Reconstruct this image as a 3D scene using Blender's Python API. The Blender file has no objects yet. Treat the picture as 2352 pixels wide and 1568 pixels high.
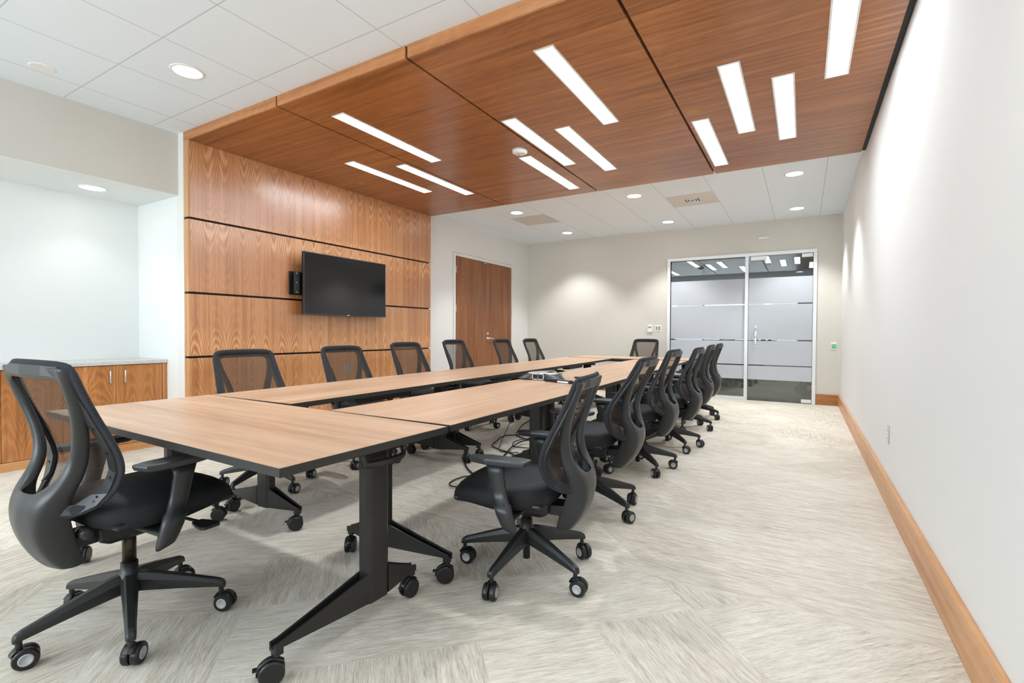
import bpy, bmesh, math, random
from mathutils import Vector, Matrix
random.seed(7)
PI = math.pi
scene = bpy.context.scene
COL = scene.collection

# ------------------------------------------------------------------ helpers
def link(o, parent=None):
    COL.objects.link(o)
    if parent is not None: o.parent = parent
    return o

def mesh_from(name, bm, mats, smooth=False):
    bmesh.ops.recalc_face_normals(bm, faces=bm.faces[:])
    me = bpy.data.meshes.new(name)
    bm.to_mesh(me); bm.free()
    for m in (mats if isinstance(mats, (list, tuple)) else [mats]): me.materials.append(m)
    if smooth:
        for p in me.polygons: p.use_smooth = True
    return me

def add(name, me, parent=None, loc=(0, 0, 0), rotz=0.0):
    o = bpy.data.objects.new(name, me)
    o.location = loc; o.rotation_euler = (0, 0, rotz)
    return link(o, parent)

def obj(name, bm, mats, parent=None, smooth=False, bevel=0, subsurf=0, loc=(0, 0, 0), rotz=0.0, autosmooth=False):
    me = mesh_from(name, bm, mats, smooth)
    o = add(name, me, parent, loc, rotz)
    if bevel:
        md = o.modifiers.new('bevel', 'BEVEL'); md.width = bevel; md.segments = 2; md.limit_method = 'ANGLE'
    if subsurf:
        md = o.modifiers.new('sub', 'SUBSURF'); md.levels = subsurf; md.render_levels = subsurf
    return o

def bake(name, bm, mats, smooth=False, bevel=0, subsurf=0, solid=0, solid_off=0.0):
    """mesh data with its modifiers applied, for sharing between copies"""
    me = mesh_from(name, bm, mats, smooth)
    if not (bevel or subsurf or solid): return me
    o = bpy.data.objects.new('tmp', me); COL.objects.link(o)
    if solid:
        md = o.modifiers.new('s', 'SOLIDIFY'); md.thickness = solid; md.offset = solid_off
    if bevel:
        md = o.modifiers.new('b', 'BEVEL'); md.width = bevel; md.segments = 2; md.limit_method = 'ANGLE'
    if subsurf:
        md = o.modifiers.new('u', 'SUBSURF'); md.levels = subsurf; md.render_levels = subsurf
    dg = bpy.context.evaluated_depsgraph_get()
    out = bpy.data.meshes.new_from_object(o.evaluated_get(dg))
    out.name = name
    bpy.data.objects.remove(o); bpy.data.meshes.remove(me)
    if smooth:
        for p in out.polygons: p.use_smooth = True
    return out

def box(bm, x0, x1, y0, y1, z0, z1, mat=0):
    v = [bm.verts.new(p) for p in ((x0,y0,z0),(x1,y0,z0),(x1,y1,z0),(x0,y1,z0),(x0,y0,z1),(x1,y0,z1),(x1,y1,z1),(x0,y1,z1))]
    for f in ((0,3,2,1),(4,5,6,7),(0,1,5,4),(1,2,6,5),(2,3,7,6),(3,0,4,7)):
        fc = bm.faces.new([v[i] for i in f]); fc.material_index = mat
    return bm

def B(*a):
    bm = bmesh.new(); box(bm, *a); return bm

def loft(bm, rings, cap=True, closed=True, mat=0):
    vs = [[bm.verts.new(p) for p in r] for r in rings]
    n = len(vs[0])
    for i in range(len(vs) - 1):
        for j in range(n if closed else n - 1):
            k = (j + 1) % n
            f = bm.faces.new((vs[i][j], vs[i][k], vs[i+1][k], vs[i+1][j])); f.material_index = mat
    if cap and closed:
        bm.faces.new(vs[0][::-1]).material_index = mat; bm.faces.new(vs[-1]).material_index = mat
    return vs

def lathe(bm, prof, n=24, c=(0, 0, 0), axis='z', mat=0):
    """prof = [(r, h)...]"""
    rings = []
    for r, h in prof:
        ring = []
        for i in range(n):
            a = 2 * PI * i / n; p, q = max(r, 1e-4) * math.cos(a), max(r, 1e-4) * math.sin(a)
            if axis == 'z': ring.append((c[0]+p, c[1]+q, c[2]+h))
            elif axis == 'y': ring.append((c[0]+p, c[1]+h, c[2]+q))
            else: ring.append((c[0]+h, c[1]+p, c[2]+q))
        rings.append(ring)
    loft(bm, rings, mat=mat)
    return bm

def tube(bm, pts, r, n=8, closed=False, ry=None, up=(0, 0, 1), mat=0):
    pts = [Vector(p) for p in pts]; N = len(pts); rings = []; ry = ry or r
    upv = Vector(up)
    for i, p in enumerate(pts):
        if closed: t = pts[(i+1) % N] - pts[i-1]
        else: t = pts[min(i+1, N-1)] - pts[max(i-1, 0)]
        t.normalize()
        s = t.cross(upv)
        if s.length < 1e-3: s = t.cross(Vector((0, 1, 0)))
        s.normalize(); w = s.cross(t).normalized()
        rr = r[i] if isinstance(r, (list, tuple)) else r
        r2 = ry[i] if isinstance(ry, (list, tuple)) else ry
        rings.append([p + s * rr * math.cos(2*PI*j/n) + w * r2 * math.sin(2*PI*j/n) for j in range(n)])
    if closed:
        rings.append(rings[0])
        vs = [[bm.verts.new(q) for q in rg] for rg in rings[:-1]]
        for i in range(N):
            for j in range(n):
                k = (j+1) % n
                bm.faces.new((vs[i][j], vs[i][k], vs[(i+1) % N][k], vs[(i+1) % N][j])).material_index = mat
    else: loft(bm, rings, mat=mat)
    return bm

def spline(pts, m=6):
    """Catmull-Rom through pts"""
    P = [Vector(p) for p in pts]; P = [P[0]] + P + [P[-1]]; out = []
    for i in range(1, len(P) - 2):
        for k in range(m):
            t = k / m
            a, b, c, d = P[i-1], P[i], P[i+1], P[i+2]
            out.append(0.5 * ((2*b) + (c-a)*t + (2*a-5*b+4*c-d)*t*t + (3*b-a-3*c+d)*t**3))
    out.append(P[-2]); return out

def interp(tab, z):
    """tab ascending [(z, v...)] -> tuple"""
    if z <= tab[0][0]: return tab[0][1:]
    for a, b in zip(tab, tab[1:]):
        if z <= b[0]:
            t = (z - a[0]) / (b[0] - a[0])
            return tuple(x + (y - x) * t for x, y in zip(a[1:], b[1:]))
    return tab[-1][1:]

def tag(o, label=None, cat=None, group=None, kind=None):
    if label: o['label'] = label
    if cat: o['category'] = cat
    if group: o['group'] = group
    if kind: o['kind'] = kind
    return o

def thing(name, label, cat, loc=(0, 0, 0), rotz=0.0, group=None):
    o = bpy.data.objects.new(name, None); o.empty_display_size = .1
    o.location = loc; o.rotation_euler = (0, 0, rotz)
    link(o); return tag(o, label, cat, group)

def struct(name, bm, m, parent=None, **k):
    o = obj(name, bm, m, parent, **k)
    if parent is None: o['kind'] = 'structure'
    return o

# ------------------------------------------------------------------ materials
def srgb(r, g, b):
    f = lambda c: (c/255/12.92) if c/255 <= .04045 else ((c/255+.055)/1.055)**2.4
    return (f(r), f(g), f(b), 1)

class NT:
    def __init__(s, name):
        s.m = bpy.data.materials.new(name); s.m.use_nodes = True
        s.t = s.m.node_tree; s.t.nodes.clear()
        s.out = s.t.nodes.new('ShaderNodeOutputMaterial')
    def n(s, typ, **kw):
        nd = s.t.nodes.new(typ)
        for k, v in kw.items(): setattr(nd, k, v)
        return nd
    def l(s, a, b): s.t.links.new(a, b)
    def put(s, sock, v):
        if isinstance(v, bpy.types.NodeSocket): s.l(v, sock)
        else: sock.default_value = v
    def math(s, op, a, b=None, c=None, clamp=False):
        nd = s.n('ShaderNodeMath', operation=op); nd.use_clamp = clamp
        for i, v in enumerate((a, b, c)):
            if v is not None: s.put(nd.inputs[i], v)
        return nd.outputs[0]
    def xyz(s, vec):
        nd = s.n('ShaderNodeSeparateXYZ'); s.l(vec, nd.inputs[0]); return nd.outputs
    def vec(s, x, y, z=0.0):
        nd = s.n('ShaderNodeCombineXYZ')
        for i, v in enumerate((x, y, z)): s.put(nd.inputs[i], v)
        return nd.outputs[0]
    def noise(s, vec, scale, detail=3, rough=.55, dist=0):
        nd = s.n('ShaderNodeTexNoise'); s.l(vec, nd.inputs['Vector'])
        nd.inputs['Scale'].default_value = scale; nd.inputs['Detail'].default_value = detail
        nd.inputs['Roughness'].default_value = rough; nd.inputs['Distortion'].default_value = dist
        return nd.outputs['Fac']
    def ramp(s, fac, stops):
        nd = s.n('ShaderNodeValToRGB'); s.put(nd.inputs[0], fac)
        cr = nd.color_ramp
        while len(cr.elements) < len(stops): cr.elements.new(.5)
        for e, (p, c) in zip(cr.elements, stops): e.position = p; e.color = c
        return nd.outputs[0]
    def mix(s, fac, a, b, typ='MIX'):
        nd = s.n('ShaderNodeMix', data_type='RGBA', blend_type=typ)
        s.put(nd.inputs[0], fac); s.put(nd.inputs[6], a); s.put(nd.inputs[7], b)
        return nd.outputs[2]
    def bsdf(s, color, rough=.5, metal=0.0, spec=.5, coat=0.0, coat_rough=.1, bump=None, bstr=.1, bdist=.01, emit=None, estr=0):
        p = s.n('ShaderNodeBsdfPrincipled'); p.inputs['Coat IOR'].default_value = 1.8 if coat > .5 else 1.5
        s.put(p.inputs['Base Color'], color); s.put(p.inputs['Roughness'], rough)
        p.inputs['Metallic'].default_value = metal; p.inputs['Specular IOR Level'].default_value = spec
        p.inputs['Coat Weight'].default_value = coat; p.inputs['Coat Roughness'].default_value = coat_rough
        if bump is not None:
            b = s.n('ShaderNodeBump'); s.l(bump, b.inputs['Height'])
            b.inputs['Strength'].default_value = bstr; b.inputs['Distance'].default_value = bdist
            s.l(b.outputs[0], p.inputs['Normal'])
        if emit: 
            p.inputs['Emission Color'].default_value = emit; p.inputs['Emission Strength'].default_value = estr
        s.l(p.outputs[0], s.out.inputs[0]); return p

def plain(name, col, rough=.5, metal=0.0, spec=.5, nscale=60, var=.06, bstr=.03, coat=0.0):
    t = NT(name); tc = t.n('ShaderNodeTexCoord').outputs['Object']
    n = t.noise(tc, nscale, 2)
    dark = tuple(c * (1 - var) for c in col[:3]) + (1,)
    light = tuple(min(1, c * (1 + var)) for c in col[:3]) + (1,)
    t.bsdf(t.ramp(n, [(.3, dark), (.7, light)]), rough, metal, spec, coat=coat)
    return t.m

def emission(name, col, strength):
    t = NT(name); e = t.n('ShaderNodeEmission')
    e.inputs[0].default_value = col; e.inputs[1].default_value = strength
    t.l(e.outputs[0], t.out.inputs[0]); return t.m

def wood(name, c0, c1, c2, across, along, flitch=.31, cath=.35, rough=.35, coat=.3, off=0.0, beta=1.5, rnd=False, shade=1.0, afreq=1.0, coat_rough=.12, arcs=None):
    """across / along = 'x','y','z' object axes.  Book-matched veneer: mirrored flitches, cathedral arches, fine pores."""
    t = NT(name); tc = t.n('ShaderNodeTexCoord').outputs['Object']
    X = dict(zip('xyz', t.xyz(tc)))
    c, a = X[across], X[along]
    other = [k for k in 'xyz' if k not in (across, along)][0]
    c = t.math('ADD', c, t.math('MULTIPLY', X[other], .6))
    if rnd:
        r = t.n('ShaderNodeObjectInfo').outputs['Random']
        c = t.math('ADD', c, t.math('MULTIPLY', r, 37.0)); a = t.math('ADD', a, t.math('MULTIPLY', r, 19.0))
    c = t.math('ADD', c, off + 50.0)
    m = t.math('PINGPONG', c, flitch)
    cell = t.math('FLOOR', t.math('DIVIDE', c, flitch * 2))
    warp = t.noise(t.vec(t.math('MULTIPLY', m, 5.0), t.math('MULTIPLY', a, 1.3 * afreq), cell), 1.0, 2)
    u = t.math('SUBTRACT', t.math('DIVIDE', m, flitch), .55)
    f = t.math('ADD', t.math('MULTIPLY', t.math('MULTIPLY', u, u), 2.6), t.math('MULTIPLY', a, beta))
    f = t.math('ADD', f, t.math('MULTIPLY', warp, 1.5))
    rings = t.math('PINGPONG', t.math('MULTIPLY', f, 5.0), .5)
    rings = t.math('POWER', t.math('MULTIPLY', rings, 2.0), 1.6)
    mid = t.noise(t.vec(t.math('MULTIPLY', m, 22.0), t.math('MULTIPLY', a, .7 * afreq), cell), 1.0, 3, .6, .4)
    big = t.noise(t.vec(t.math('MULTIPLY', m, 6.0), t.math('MULTIPLY', a, .5 * afreq), cell), 1.0, 2)
    fine = t.noise(t.vec(t.math('MULTIPLY', m, 190.0), t.math('MULTIPLY', a, 5.0), 0.0), 1.0, 3, .6)
    rings = t.math('MULTIPLY', rings, t.math('SMOOTH_MIN', t.math('MULTIPLY', t.noise(t.vec(t.math('MULTIPLY', m, 2.0), t.math('MULTIPLY', a, 2.2), cell), 1.0, 1), 1.5), 1.0, .2))
    if arcs:
        am = None
        for z0, wd, st in arcs:
            q = t.math('SUBTRACT', 1.0, t.math('DIVIDE', t.math('ABSOLUTE', t.math('SUBTRACT', a, z0)), wd), clamp=True)
            q = t.math('MULTIPLY', q, st); am = q if am is None else t.math('MAXIMUM', am, q)
        rings = t.math('MULTIPLY', rings, t.math('ADD', am, .22))
        cathw = cath * .8
    else: cathw = cath * .36
    v = t.math('MULTIPLY', mid, .62 - cath * .35)
    v = t.math('MULTIPLY_ADD', rings, cathw, v)
    v = t.math('MULTIPLY_ADD', big, .34, v)
    v = t.math('MULTIPLY_ADD', fine, .26, v)
    col = t.ramp(v, [(.36, tuple(x*shade for x in c0[:3])+(1,)), (.58, tuple(x*shade for x in c1[:3])+(1,)), (.82, tuple(x*shade for x in c2[:3])+(1,))])
    t.bsdf(col, rough, coat=coat, coat_rough=coat_rough, spec=.4)
    return t.m

W0, W1, W2 = srgb(104, 58, 28), srgb(168, 106, 62), srgb(208, 152, 104)
M = {}
M['panel'] = wood('walnut_panel', srgb(142, 86, 46), srgb(196, 132, 80), srgb(226, 170, 118), 'y', 'z', flitch=.17, cath=.40, rough=.36, coat=.9, beta=1.6, coat_rough=.26, arcs=[(.93, .22, 1.3), (.40, .3, .9)], afreq=.5)
M['panel_b'] = wood('walnut_panel_arched', srgb(136, 82, 44), srgb(192, 128, 78), srgb(224, 168, 116), 'y', 'z', flitch=.17, cath=.42, rough=.36, coat=.9, beta=-1.5, off=.09, coat_rough=.26, arcs=[(2.04, .20, 1.4), (2.7, .25, 1.2)], afreq=.5)
M['canopy'] = wood('walnut_canopy', srgb(96, 52, 20), srgb(154, 92, 42), srgb(190, 126, 72), 'y', 'x', flitch=.85, cath=.16, rough=.34, coat=.25, beta=.6, coat_rough=.2)
M['cabinet'] = wood('walnut_cabinet', srgb(128, 74, 34), srgb(182, 120, 68), srgb(212, 156, 102), 'y', 'z', flitch=.20, cath=.42, rough=.4, coat=.1, beta=1.9)
M['door_wood'] = wood('walnut_door', srgb(84, 48, 24), srgb(138, 86, 50), srgb(170, 112, 70), 'y', 'z', flitch=.4, cath=.15, rough=.4, coat=.15)
M['edge_wood'] = wood('walnut_edge', srgb(140, 88, 50), srgb(184, 124, 78), srgb(208, 156, 108), 'z', 'x', flitch=.5, cath=.2, rough=.4, coat=.1)
M['edge_side'] = wood('walnut_side_edge', srgb(170, 118, 76), srgb(204, 152, 106), srgb(222, 178, 134), 'x', 'z', flitch=.5, cath=.1, rough=.4, coat=.1)
M['base_wood'] = wood('walnut_base', srgb(150, 98, 56), srgb(198, 142, 92), srgb(222, 172, 122), 'z', 'y', flitch=.5, cath=.12, rough=.4, coat=.15, afreq=1.2)
M['base_wood_x'] = wood('walnut_base_back', srgb(124, 76, 38), srgb(160, 102, 56), srgb(188, 130, 80), 'z', 'x', flitch=.5, cath=.15, rough=.4, coat=.1)
M['laminate'] = wood('table_laminate', srgb(158, 120, 92), srgb(186, 150, 120), srgb(206, 176, 150), 'y', 'x', flitch=.9, cath=.10, rough=.36, coat=0.0, rnd=True, beta=.4)

def wall_mat(name, col):
    t = NT(name); tc = t.n('ShaderNodeTexCoord').outputs['Object']
    b = t.noise(tc, .7, 2)
    c = t.ramp(b, [(.3, tuple(x*.985 for x in col[:3])+(1,)), (.7, col)])
    t.bsdf(c, .75, spec=.25); return t.m
M['wall'] = wall_mat('warm_white_paint', srgb(230, 229, 226))
M['wall_beige'] = wall_mat('beige_paint', srgb(212, 209, 200))
M['wall_white'] = wall_mat('cool_white_paint', srgb(232, 235, 233))

# acoustic ceiling tiles : thin reveal lines, 0.6096 m grid
def ceiling_mat(name, base, xlines, ylines):
    t = NT(name); tc = t.n('ShaderNodeTexCoord').outputs['Object']; x, y, z = t.xyz(tc)
    p = .6096
    dx = t.math('PINGPONG', t.math('SUBTRACT', x, xlines - 61*p), p/2)
    dy = t.math('PINGPONG', t.math('SUBTRACT', y, ylines - 61*p), p/2)
    gx = t.math('LESS_THAN', dx, .0042)
    gy = t.math('MULTIPLY', t.math('LESS_THAN', dy, .0042), t.math('LESS_THAN', y, 3.0))
    g = t.math('MAXIMUM', gx, gy)
    c = t.mix(g, base, tuple(v*.72 for v in base[:3])+(1,))
    t.bsdf(c, .9, spec=.1); return t.m
M['ceiling'] = ceiling_mat('acoustic_tile', srgb(232, 240, 246), .1985, 2.166)

def carpet_mat():
    t = NT('plank_carpet'); tc = t.n('ShaderNodeTexCoord').outputs['Object']; x, y, z = t.xyz(tc)
    k = math.sqrt(.5)
    u = t.math('MULTIPLY', t.math('ADD', x, y), k); v = t.math('MULTIPLY', t.math('SUBTRACT', y, x), k)
    S = .43
    cu = t.math('FLOOR', t.math('DIVIDE', t.math('ADD', u, 40.0 + .10), S)); cv = t.math('FLOOR', t.math('DIVIDE', t.math('ADD', v, 40.0 + .02), S))
    wn = t.n('ShaderNodeTexWhiteNoise', noise_dimensions='2D'); t.l(t.vec(cu, cv), wn.inputs['Vector'])
    r = wn.outputs['Value']
    inner = t.math('MULTIPLY', t.math('GREATER_THAN', y, 2.21), t.math('LESS_THAN', y, 5.66))
    # direction weights : straight band (lines along x) / +45 / -45 / lines along y
    a1 = t.math('LESS_THAN', r, .38); a2 = t.math('GREATER_THAN', r, .76)
    def sel(f, p, q):      # f? q : p
        return t.math('ADD', p, t.math('MULTIPLY', f, t.math('SUBTRACT', q, p)))
    acr = sel(a1, u, v); alo = sel(a1, v, u)
    acr = sel(a2, acr, x); alo = sel(a2, alo, y)
    acr = sel(inner, acr, y); alo = sel(inner, alo, x)
    fine = t.noise(t.vec(t.math('MULTIPLY', acr, 210.0), t.math('MULTIPLY', alo, 15.0), r), 1.0, 3, .75)
    med = t.noise(t.vec(t.math('MULTIPLY', acr, 52.0), t.math('MULTIPLY', alo, 4.5), r), 1.0, 3, .65)
    grain = t.noise(tc, 420, 2, .8)
    big = t.noise(tc, .9, 2)
    val = t.math('MULTIPLY_ADD', fine, .46, t.math('MULTIPLY', med, .28))
    val = t.math('MULTIPLY_ADD', grain, .30, val)
    val = t.math('MULTIPLY_ADD', big, .10, val)
    val = t.math('SUBTRACT', val, t.math('MULTIPLY', t.math('SUBTRACT', r, .5), .05))
    col = t.ramp(val, [(.42, srgb(160, 149, 132)), (.56, srgb(205, 197, 183)), (.70, srgb(228, 224, 213))])
    t.bsdf(col, .95, spec=.08, bump=fine, bstr=.5, bdist=.004); return t.m
M['carpet'] = carpet_mat()
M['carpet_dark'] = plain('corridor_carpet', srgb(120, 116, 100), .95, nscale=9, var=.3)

M['black_plastic'] = plain('black_plastic', srgb(34, 36, 37), .38, nscale=300, var=.1, bstr=.08)
M['shell_plastic'] = plain('back_shell_plastic', srgb(42, 44, 45), .34, nscale=300, var=.08, bstr=.06)
M['seat_fabric'] = plain('seat_fabric', srgb(25, 26, 30), .65, nscale=700, var=.3, bstr=.25, spec=.35)
M['edge_fabric'] = plain('back_edge_fabric', srgb(40, 42, 48), .9, nscale=500, var=.5, bstr=.4)
M['arm_pad'] = plain('arm_pad_urethane', srgb(54, 56, 60), .3, nscale=200, var=.05)
M['rubber'] = plain('caster_rubber', srgb(24, 25, 26), .4, nscale=200, var=.1)
M['hub_silver'] = plain('caster_hub', srgb(176, 178, 180), .35, nscale=100, var=.03)
M['gas_bronze'] = plain('gas_lift_bronze', srgb(64, 56, 46), .3, metal=.7, var=.05)
M['leg_steel'] = plain('table_leg_steel', srgb(33, 32, 31), .36, nscale=200, var=.06)
M['edge_black'] = plain('table_edge_band', srgb(40, 40, 38), .45, nscale=200, var=.05)
M['reveal'] = plain('black_reveal', srgb(16, 14, 13), .6)
M['steel'] = plain('brushed_steel', srgb(206, 205, 200), .3, metal=.85, nscale=120, var=.05)
M['alum'] = plain('aluminium_frame', srgb(226, 229, 230), .38, metal=.15, nscale=120, var=.03)
M['white_plastic'] = plain('white_plastic', srgb(236, 236, 234), .4, var=.02)
M['grey_plastic'] = plain('grey_plastic', srgb(150, 152, 154), .4, var=.03)
M['green'] = emission('green_button_glow', srgb(20, 150, 100), .9)
M['tan_disc'] = plain('tan_cover_disc', srgb(176, 126, 74), .5)
M['granite'] = plain('speckled_stone', srgb(196, 196, 192), .3, nscale=180, var=.35)
M['red'] = plain('red_mark', srgb(190, 90, 90), .5)
M['beige_tile'] = plain('beige_vent_panel', srgb(216, 211, 202), .7)
M['grey_tile'] = plain('grey_return_panel', srgb(206, 205, 200), .8, nscale=240, var=.1)
M['tv_frame'] = plain('tv_frame', srgb(70, 74, 84), .25, metal=.6)
M['tv_black'] = plain('tv_casing', srgb(20, 20, 22), .5)
M['yellow'] = plain('yellow_note', srgb(230, 222, 120), .6)
M['bag'] = plain('bag_cloth', srgb(70, 74, 78), .8, nscale=40, var=.3)
M['navy_print'] = plain('navy_plastic', srgb(48, 58, 92), .3)
t = NT('tv_screen'); t.bsdf(t.ramp(t.noise(t.n('ShaderNodeTexCoord').outputs['Object'], 2, 1), [(0, (.006, .006, .006, 1)), (1, (.009, .009, .009, 1))]), .12, spec=.55); M['screen'] = t.m
M['panel_light'] = emission('linear_diffuser', (.90, .98, 1.04, 1), 12.0)
M['down_light'] = emission('downlight_lens', (1, .98, .96, 1), 7.0)
M['down_light'].cycles.emission_sampling = 'NONE'
M['green'].cycles.emission_sampling = 'NONE'
M['corr_light'] = emission('corridor_diffuser', (1, 1, 1, 1), 2.0)

# woven chair mesh: strands + see-through holes
t = NT('chair_mesh'); tc = t.n('ShaderNodeTexCoord').outputs['Object']; x, y, z = t.xyz(tc)
kx = 2*PI/.0078
hole = t.math('MULTIPLY', t.math('SINE', t.math('MULTIPLY', x, kx)), t.math('SINE', t.math('MULTIPLY', z, kx*.8)))
hole = t.math('GREATER_THAN', t.math('ABSOLUTE', hole), .40)
fac = t.math('MULTIPLY_ADD', hole, .42, .16)
d = t.n('ShaderNodeBsdfDiffuse'); d.inputs[0].default_value = srgb(84, 74, 66)
tr = t.n('ShaderNodeBsdfTransparent'); mx = t.n('ShaderNodeMixShader')
t.l(fac, mx.inputs[0]); t.l(d.outputs[0], mx.inputs[1]); t.l(tr.outputs[0], mx.inputs[2]); t.l(mx.outputs[0], t.out.inputs[0])
M['mesh'] = t.m

# clear glass: tinted see-through + mirror reflections
t = NT('door_glass')
tr = t.n('ShaderNodeBsdfTransparent'); tr.inputs[0].default_value = (.62, .66, .65, 1)
gl = t.n('ShaderNodeBsdfGlossy'); gl.inputs['Roughness'].default_value = 0.01; gl.inputs[0].default_value = (.95, 1, 1, 1)
lw = t.n('ShaderNodeFresnel'); lw.inputs[0].default_value = 1.6
ft = t.math('MULTIPLY_ADD', lw.outputs[0], 1.3, .04, clamp=True)
mx = t.n('ShaderNodeMixShader'); t.l(ft, mx.inputs[0]); t.l(tr.outputs[0], mx.inputs[1]); t.l(gl.outputs[0], mx.inputs[2]); t.l(mx.outputs[0], t.out.inputs[0])
M['glass'] = t.m
t = NT('frosted_film'); tc = t.n('ShaderNodeTexCoord').outputs['Object']
n = t.noise(tc, 1.2, 2)
d = t.n('ShaderNodeBsdfDiffuse'); t.l(t.ramp(n, [(.3, srgb(208, 214, 220)), (.7, srgb(216, 222, 230))]), d.inputs[0])
tl = t.n('ShaderNodeBsdfTranslucent'); tl.inputs[0].default_value = srgb(190, 196, 202)
mx = t.n('ShaderNodeMixShader'); mx.inputs[0].default_value = .25
t.l(d.outputs[0], mx.inputs[1]); t.l(tl.outputs[0], mx.inputs[2]); t.l(mx.outputs[0], t.out.inputs[0])
M['film'] = t.m

# ------------------------------------------------------------------ room numbers
XW, YW0, YW1 = -4.849, 2.379, 5.780          # walnut wall face, near and far end
XL, XS, XB = -4.931, -5.022, -5.814          # left wall, soffit face, alcove back
ZP, ZC, ZS = 2.837, 2.919, 2.3545            # canopy underside, ceiling, alcove soffit
XR, YB, YF = .492, 8.969, -3.4               # right wall, back wall, wall behind the camera
G1, G2, G3 = -3.540, -2.200, -.856

# ------------------------------------------------------------------ shell
struct('floor', B(-6.0, XR+.1, YF-.1, YB+.0, -.1, 0), M['carpet'])
struct('ceiling', B(-6.0, XR+.1, YF-.1, YB+.1, ZC, ZC+.1), M['ceiling'])
struct('wall_right', B(XR, XR+.12, YF, YB+.12, 0, ZC), M['wall'])
bm = B(XL-.12, XL, YW0, 6.44, 0, ZC); box(bm, XL-.12, XL, 8.362, YB, 0, ZC); box(bm, XL-.12, XL, 6.44, 8.362, 2.41, ZC)
struct('wall_left', bm, M['wall'])
bm = B(XB-.12, XB, YF, YW0, 0, ZC)
struct('wall_alcove_back', bm, M['wall_white'])
struct('wall_alcove_side', B(XB, XL-.12, YW0, YW0+.1, 0, ZC), M['wall_white'])
struct('wall_soffit', B(XB, XS, YF, YW0, ZS, ZC), [M['wall_beige']])
struct('trim_soffit_underside', B(XB, XS-.001, YF, YW0, ZS-.004, ZS), M['wall_white'])
# back wall with the glass opening
gx0, gx1, gz1 = -2.09, .178, 2.413
bm = B(-6.0, gx0, YB, YB+.12, 0, ZC); box(bm, gx1, XR, YB, YB+.12, 0, ZC); box(bm, gx0, gx1, YB, YB+.12, gz1, ZC)
struct('wall_back', bm, M['wall_beige'])
# unseen wall behind the camera; its wide window is assumed, for cool daylight fill
bm = B(-6.0, -5.2, YF-.12, YF, 0, ZC); box(bm, -.2, XR, YF-.12, YF, 0, ZC); box(bm, -5.2, -.2, YF-.12, YF, 0, .8); box(bm, -5.2, -.2, YF-.12, YF, 2.6, ZC)
struct('wall_front', bm, M['wall'])
bm = bmesh.new()
for xx in (-5.2, -3.55, -1.9, -.25): box(bm, xx, xx+.05, YF-.08, YF-.03, .8, 2.6)
box(bm, -5.2, -.2, YF-.08, YF-.03, .8, .85); box(bm, -5.2, -.2, YF-.08, YF-.03, 2.55, 2.6)
struct('assumed_window_1', bm, M['alum'])
# baseboards
struct('baseboard_right', B(XR-.022, XR-.0005, YF, YB-.022, 0.0, .165), M['base_wood'], bevel=.002)
struct('baseboard_back', B(gx1+.004, XR-.0005, YB-.022, YB-.0005, 0, .165), M['base_wood_x'])
struct('trim_baseboard_back_left', B(XL, gx0-.004, YB-.022, YB-.0005, 0, .165), M['base_wood_x'])
struct('trim_baseboard_left', B(XL+.0005, XL+.022, YW1+.02, 6.40, 0, .165), M['base_wood'])

# ------------------------------------------------------------------ glass front
g = thing('glass_partition', 'aluminium framed fixed glass panel with frosted bands beside the glass door', 'partition', (0, 0, 0))
mull = -.81
bm = B(gx0+.002, gx0+.054, YB-.03, YB+.05, 0, gz1-.002)
box(bm, mull-.025, mull+.025, YB-.03, YB+.05, 0, gz1-.055)
box(bm, gx0+.054, gx1-.002, YB-.03, YB+.05, gz1-.055, gz1-.002)
box(bm, gx1-.052, gx1-.002, YB-.03, YB+.05, 0, gz1-.055)
box(bm, gx0+.054, mull-.025, YB-.03, YB+.05, 0, .05)
obj('frame', bm, M['alum'], g, bevel=.002)
obj('glass_pane', B(gx0+.054, mull-.025, YB+.008, YB+.016, .05, gz1-.055), M['glass'], g)
def film(bm, x0, x1, y=YB+.004):
    for z0, z1 in ((.345, .570), (.588, .978), (.998, 1.566), (1.586, 2.001)):
        box(bm, x0, x1, y, y+.0015, z0, z1)
bm = bmesh.new(); film(bm, gx0+.056, mull-.027); obj('frosted_film', bm, M['film'], g)
bm = bmesh.new()
for z in (.988-.009, 1.576-.009):
    box(bm, -1.915, -1.50, YB+.004, YB+.0055, z, z+.018)
t_ = plain('pale_reflection', srgb(200, 214, 236), .5); obj('reflection_strip', bm, t_, g)  # bluish reflections in the clear gaps, painted as pale strips
bm = bmesh.new(); box(bm, gx0+.054, mull-.025, YB-.012, YB+.02, gz1-.062, gz1-.055); box(bm, gx0+.054, gx0+.062, YB-.012, YB+.02, .05, gz1-.06)
obj('gasket', bm, M['reveal'], g)

d = thing('glass_door', 'glass door with steel pull handle and frosted bands by the right wall', 'door', (0, 0, 0))
dx0, dx1 = mull+.029, gx1-.056
obj('glass_pane', B(dx0, dx1, YB+.004, YB+.014, .012, gz1-.06), M['glass'], d)
bm = bmesh.new(); film(bm, dx0+.001, dx1-.001, YB+.001); obj('frosted_film', bm, M['film'], d)
bm = bmesh.new()
box(bm, -.762, -.552, YB+.001, YB+.0025, 1.567, 1.585); box(bm, -.44, -.08, YB+.001, YB+.0025, 1.567, 1.585); box(bm, -.36, -.075, YB+.001, YB+.0025, .979, .997)
obj('reflection_strip', bm, plain('pale_green_reflection', srgb(196, 208, 210), .5), d)  # reflections in the door's clear gaps, put in as pale coloured pieces
bm = bmesh.new()
tube(bm, spline([(-.665, YB-.005, 1.20), (-.665, YB-.05, 1.21), (-.665, YB-.055, 1.17), (-.665, YB-.055, 1.05), (-.665, YB-.055, .93), (-.665, YB-.05, .885), (-.665, YB-.005, .895)], 5), .013, 10)
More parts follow.
